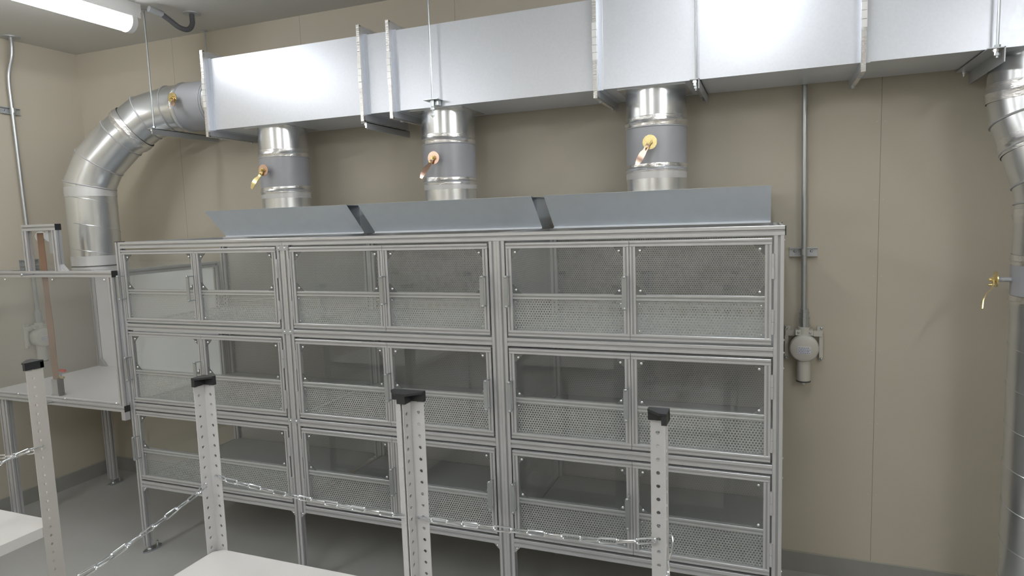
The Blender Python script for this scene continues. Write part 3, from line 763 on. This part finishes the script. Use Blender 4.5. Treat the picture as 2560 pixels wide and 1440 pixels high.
def shelving(x0, x1, yb, yf, shelves, label, mt, fl=.031):
    t = thing('shelving_unit', label, 'shelving unit', ((x0 + x1) / 2, (yb + yf) / 2, 0), 'white slotted-post shelving units')
    for x, sx in ((x0, 1), (x1, -1)):
        for y, sy in ((yb, -1), (yf, 1)): slotted_post(t, x, y, sx, sy, mt, fl)
    for z in shelves: board(t, x0 + .003, x1 - .003, yf + .003, yb - .003, z)
shelving(-2.50, -1.905, -.987, -1.80, (.744, .12), 'low white shelving unit at the far left with an ivory post', POSTB, .044)
shelving(-1.286, -.735, -1.02, -1.84, (.778, .12), 'white slotted-post shelving unit in the middle with a bright shelf board', POSTW)
shelving(-.729, -.209, -1.02, -1.84, (.50, .12), 'white slotted-post shelving unit at the right, chained along its back', POSTW)
m = MB(); m.cyl((-.7265, -1.037, 1.152), (-.7255, -1.037, 1.152), .006, 14); m.dome((-.7255, -1.037, 1.152), (1, 0, 0), .0045)

# chains
def link_mesh(L_=.034, W_=.0125, r_=.0019):
    m = MB(); a = (L_ - W_) / 2; R_ = W_ / 2 - r_; pts = []
    for i in range(9): t_ = -PI / 2 + PI * i / 8; pts.append((a + R_ * math.cos(t_), R_ * math.sin(t_), 0))
    for i in range(9): t_ = PI / 2 + PI * i / 8; pts.append((-a + R_ * math.cos(t_), R_ * math.sin(t_), 0))
    m.tube(pts, r_, 7, True); return m
LINK = {}
def chain(pts, label, L_=.040, W_=.013, r_=.0018, twist=0.):
    P_ = bez(pts, 12); cum = [0]
    for a, b in zip(P_[:-1], P_[1:]): cum.append(cum[-1] + (b - a).length)
    pitch = L_ - 3.6 * r_; n = int(cum[-1] / pitch); pitch = cum[-1] / n
    def at(s):
        s = min(max(s, 0), cum[-1]); i = 0
        while i < len(cum) - 2 and cum[i + 1] < s: i += 1
        return P_[i].lerp(P_[i + 1], (s - cum[i]) / max(1e-9, cum[i + 1] - cum[i]))
    t = thing('chain', label, 'chain', tuple(P_[0]), 'zinc barrier chains on the shelving posts')
    key = (L_, W_, r_)
    for k in range(n):
        c = (at(k * pitch) + at((k + 1) * pitch)) / 2; d = (at((k + 1) * pitch) - at(k * pitch)).normalized()
        if key not in LINK: o = obj('chain_link', link_mesh(*key), CHAINM, None); LINK[key] = o
        else: o = LINK[key].copy(); col.objects.link(o)
        side = d.cross(Vector((0, 0, 1))).normalized(); up = side.cross(d)
        ang = twist + (PI / 2 if k % 2 else 0) + .12 * math.sin(k * 1.7)
        v = side * math.cos(ang) + up * math.sin(ang); wv = d.cross(v)
        M = Matrix((d, v, wv)).transposed()
        o.parent = t; o.location = c - t.location; o.rotation_euler = M.to_euler()
    return t
chain([(-1.268, -1.024, .965), (-1.219, -1.03, .958), (-1.04, -1.03, .944), (-.90, -1.03, .939), (-.765, -1.03, .935), (-.745, -1.024, .936)], 'zinc chain strung between the left and middle slotted posts, behind the white shelf')
chain([(-.722, -1.024, .937), (-.69, -1.03, .938), (-.57, -1.03, .940), (-.40, -1.03, .9445), (-.30, -1.03, .951), (-.232, -1.025, .961)], 'zinc chain strung between the middle and right slotted posts')
chain([(-1.276, -1.05, .952), (-1.265, -1.09, .943), (-1.25, -1.25, .9225), (-1.25, -1.374, .9055), (-1.255, -1.60, .905), (-1.275, -1.81, .95)], 'zinc chain running toward the viewer from the second post from the left')
chain([(-1.94, -.987, .944), (-1.99, -.99, .936), (-2.13, -.99, .908), (-2.30, -.99, .905), (-2.47, -.987, .945)], 'thin zinc chain behind the ivory post at the far left, running left')
chain([(-1.902, -1.01, .972), (-1.905, -1.06, .968), (-1.908, -1.14, .955), (-1.908, -1.35, .93), (-1.905, -1.77, .955)], 'zinc chain at the far left running toward the viewer from the ivory post')
chain([(-.2045, -1.062, .915), (-.203, -1.075, .885), (-.203, -1.20, .84), (-.203, -1.50, .82), (-.206, -1.80, .93)], 'zinc chain hanging from the hook on the right slotted post toward the viewer')
# S-hook on the right post
m = MB(); m.tube(bez([(-.214, -1.0205, .958), (-.2115, -1.0165, .966), (-.2045, -1.02, .972), (-.200, -1.035, .968), (-.2005, -1.05, .955), (-.205, -1.056, .943), (-.2045, -1.052, .93), (-.204, -1.060, .918), (-.2035, -1.07, .92), (-.203, -1.074, .932)], 6), .0019, 8)
tag(obj('s_hook', m, CHAINM, None, True, (-.205, -1.05, .95)), 'bright steel hook looped through the right slotted post', 'hook')
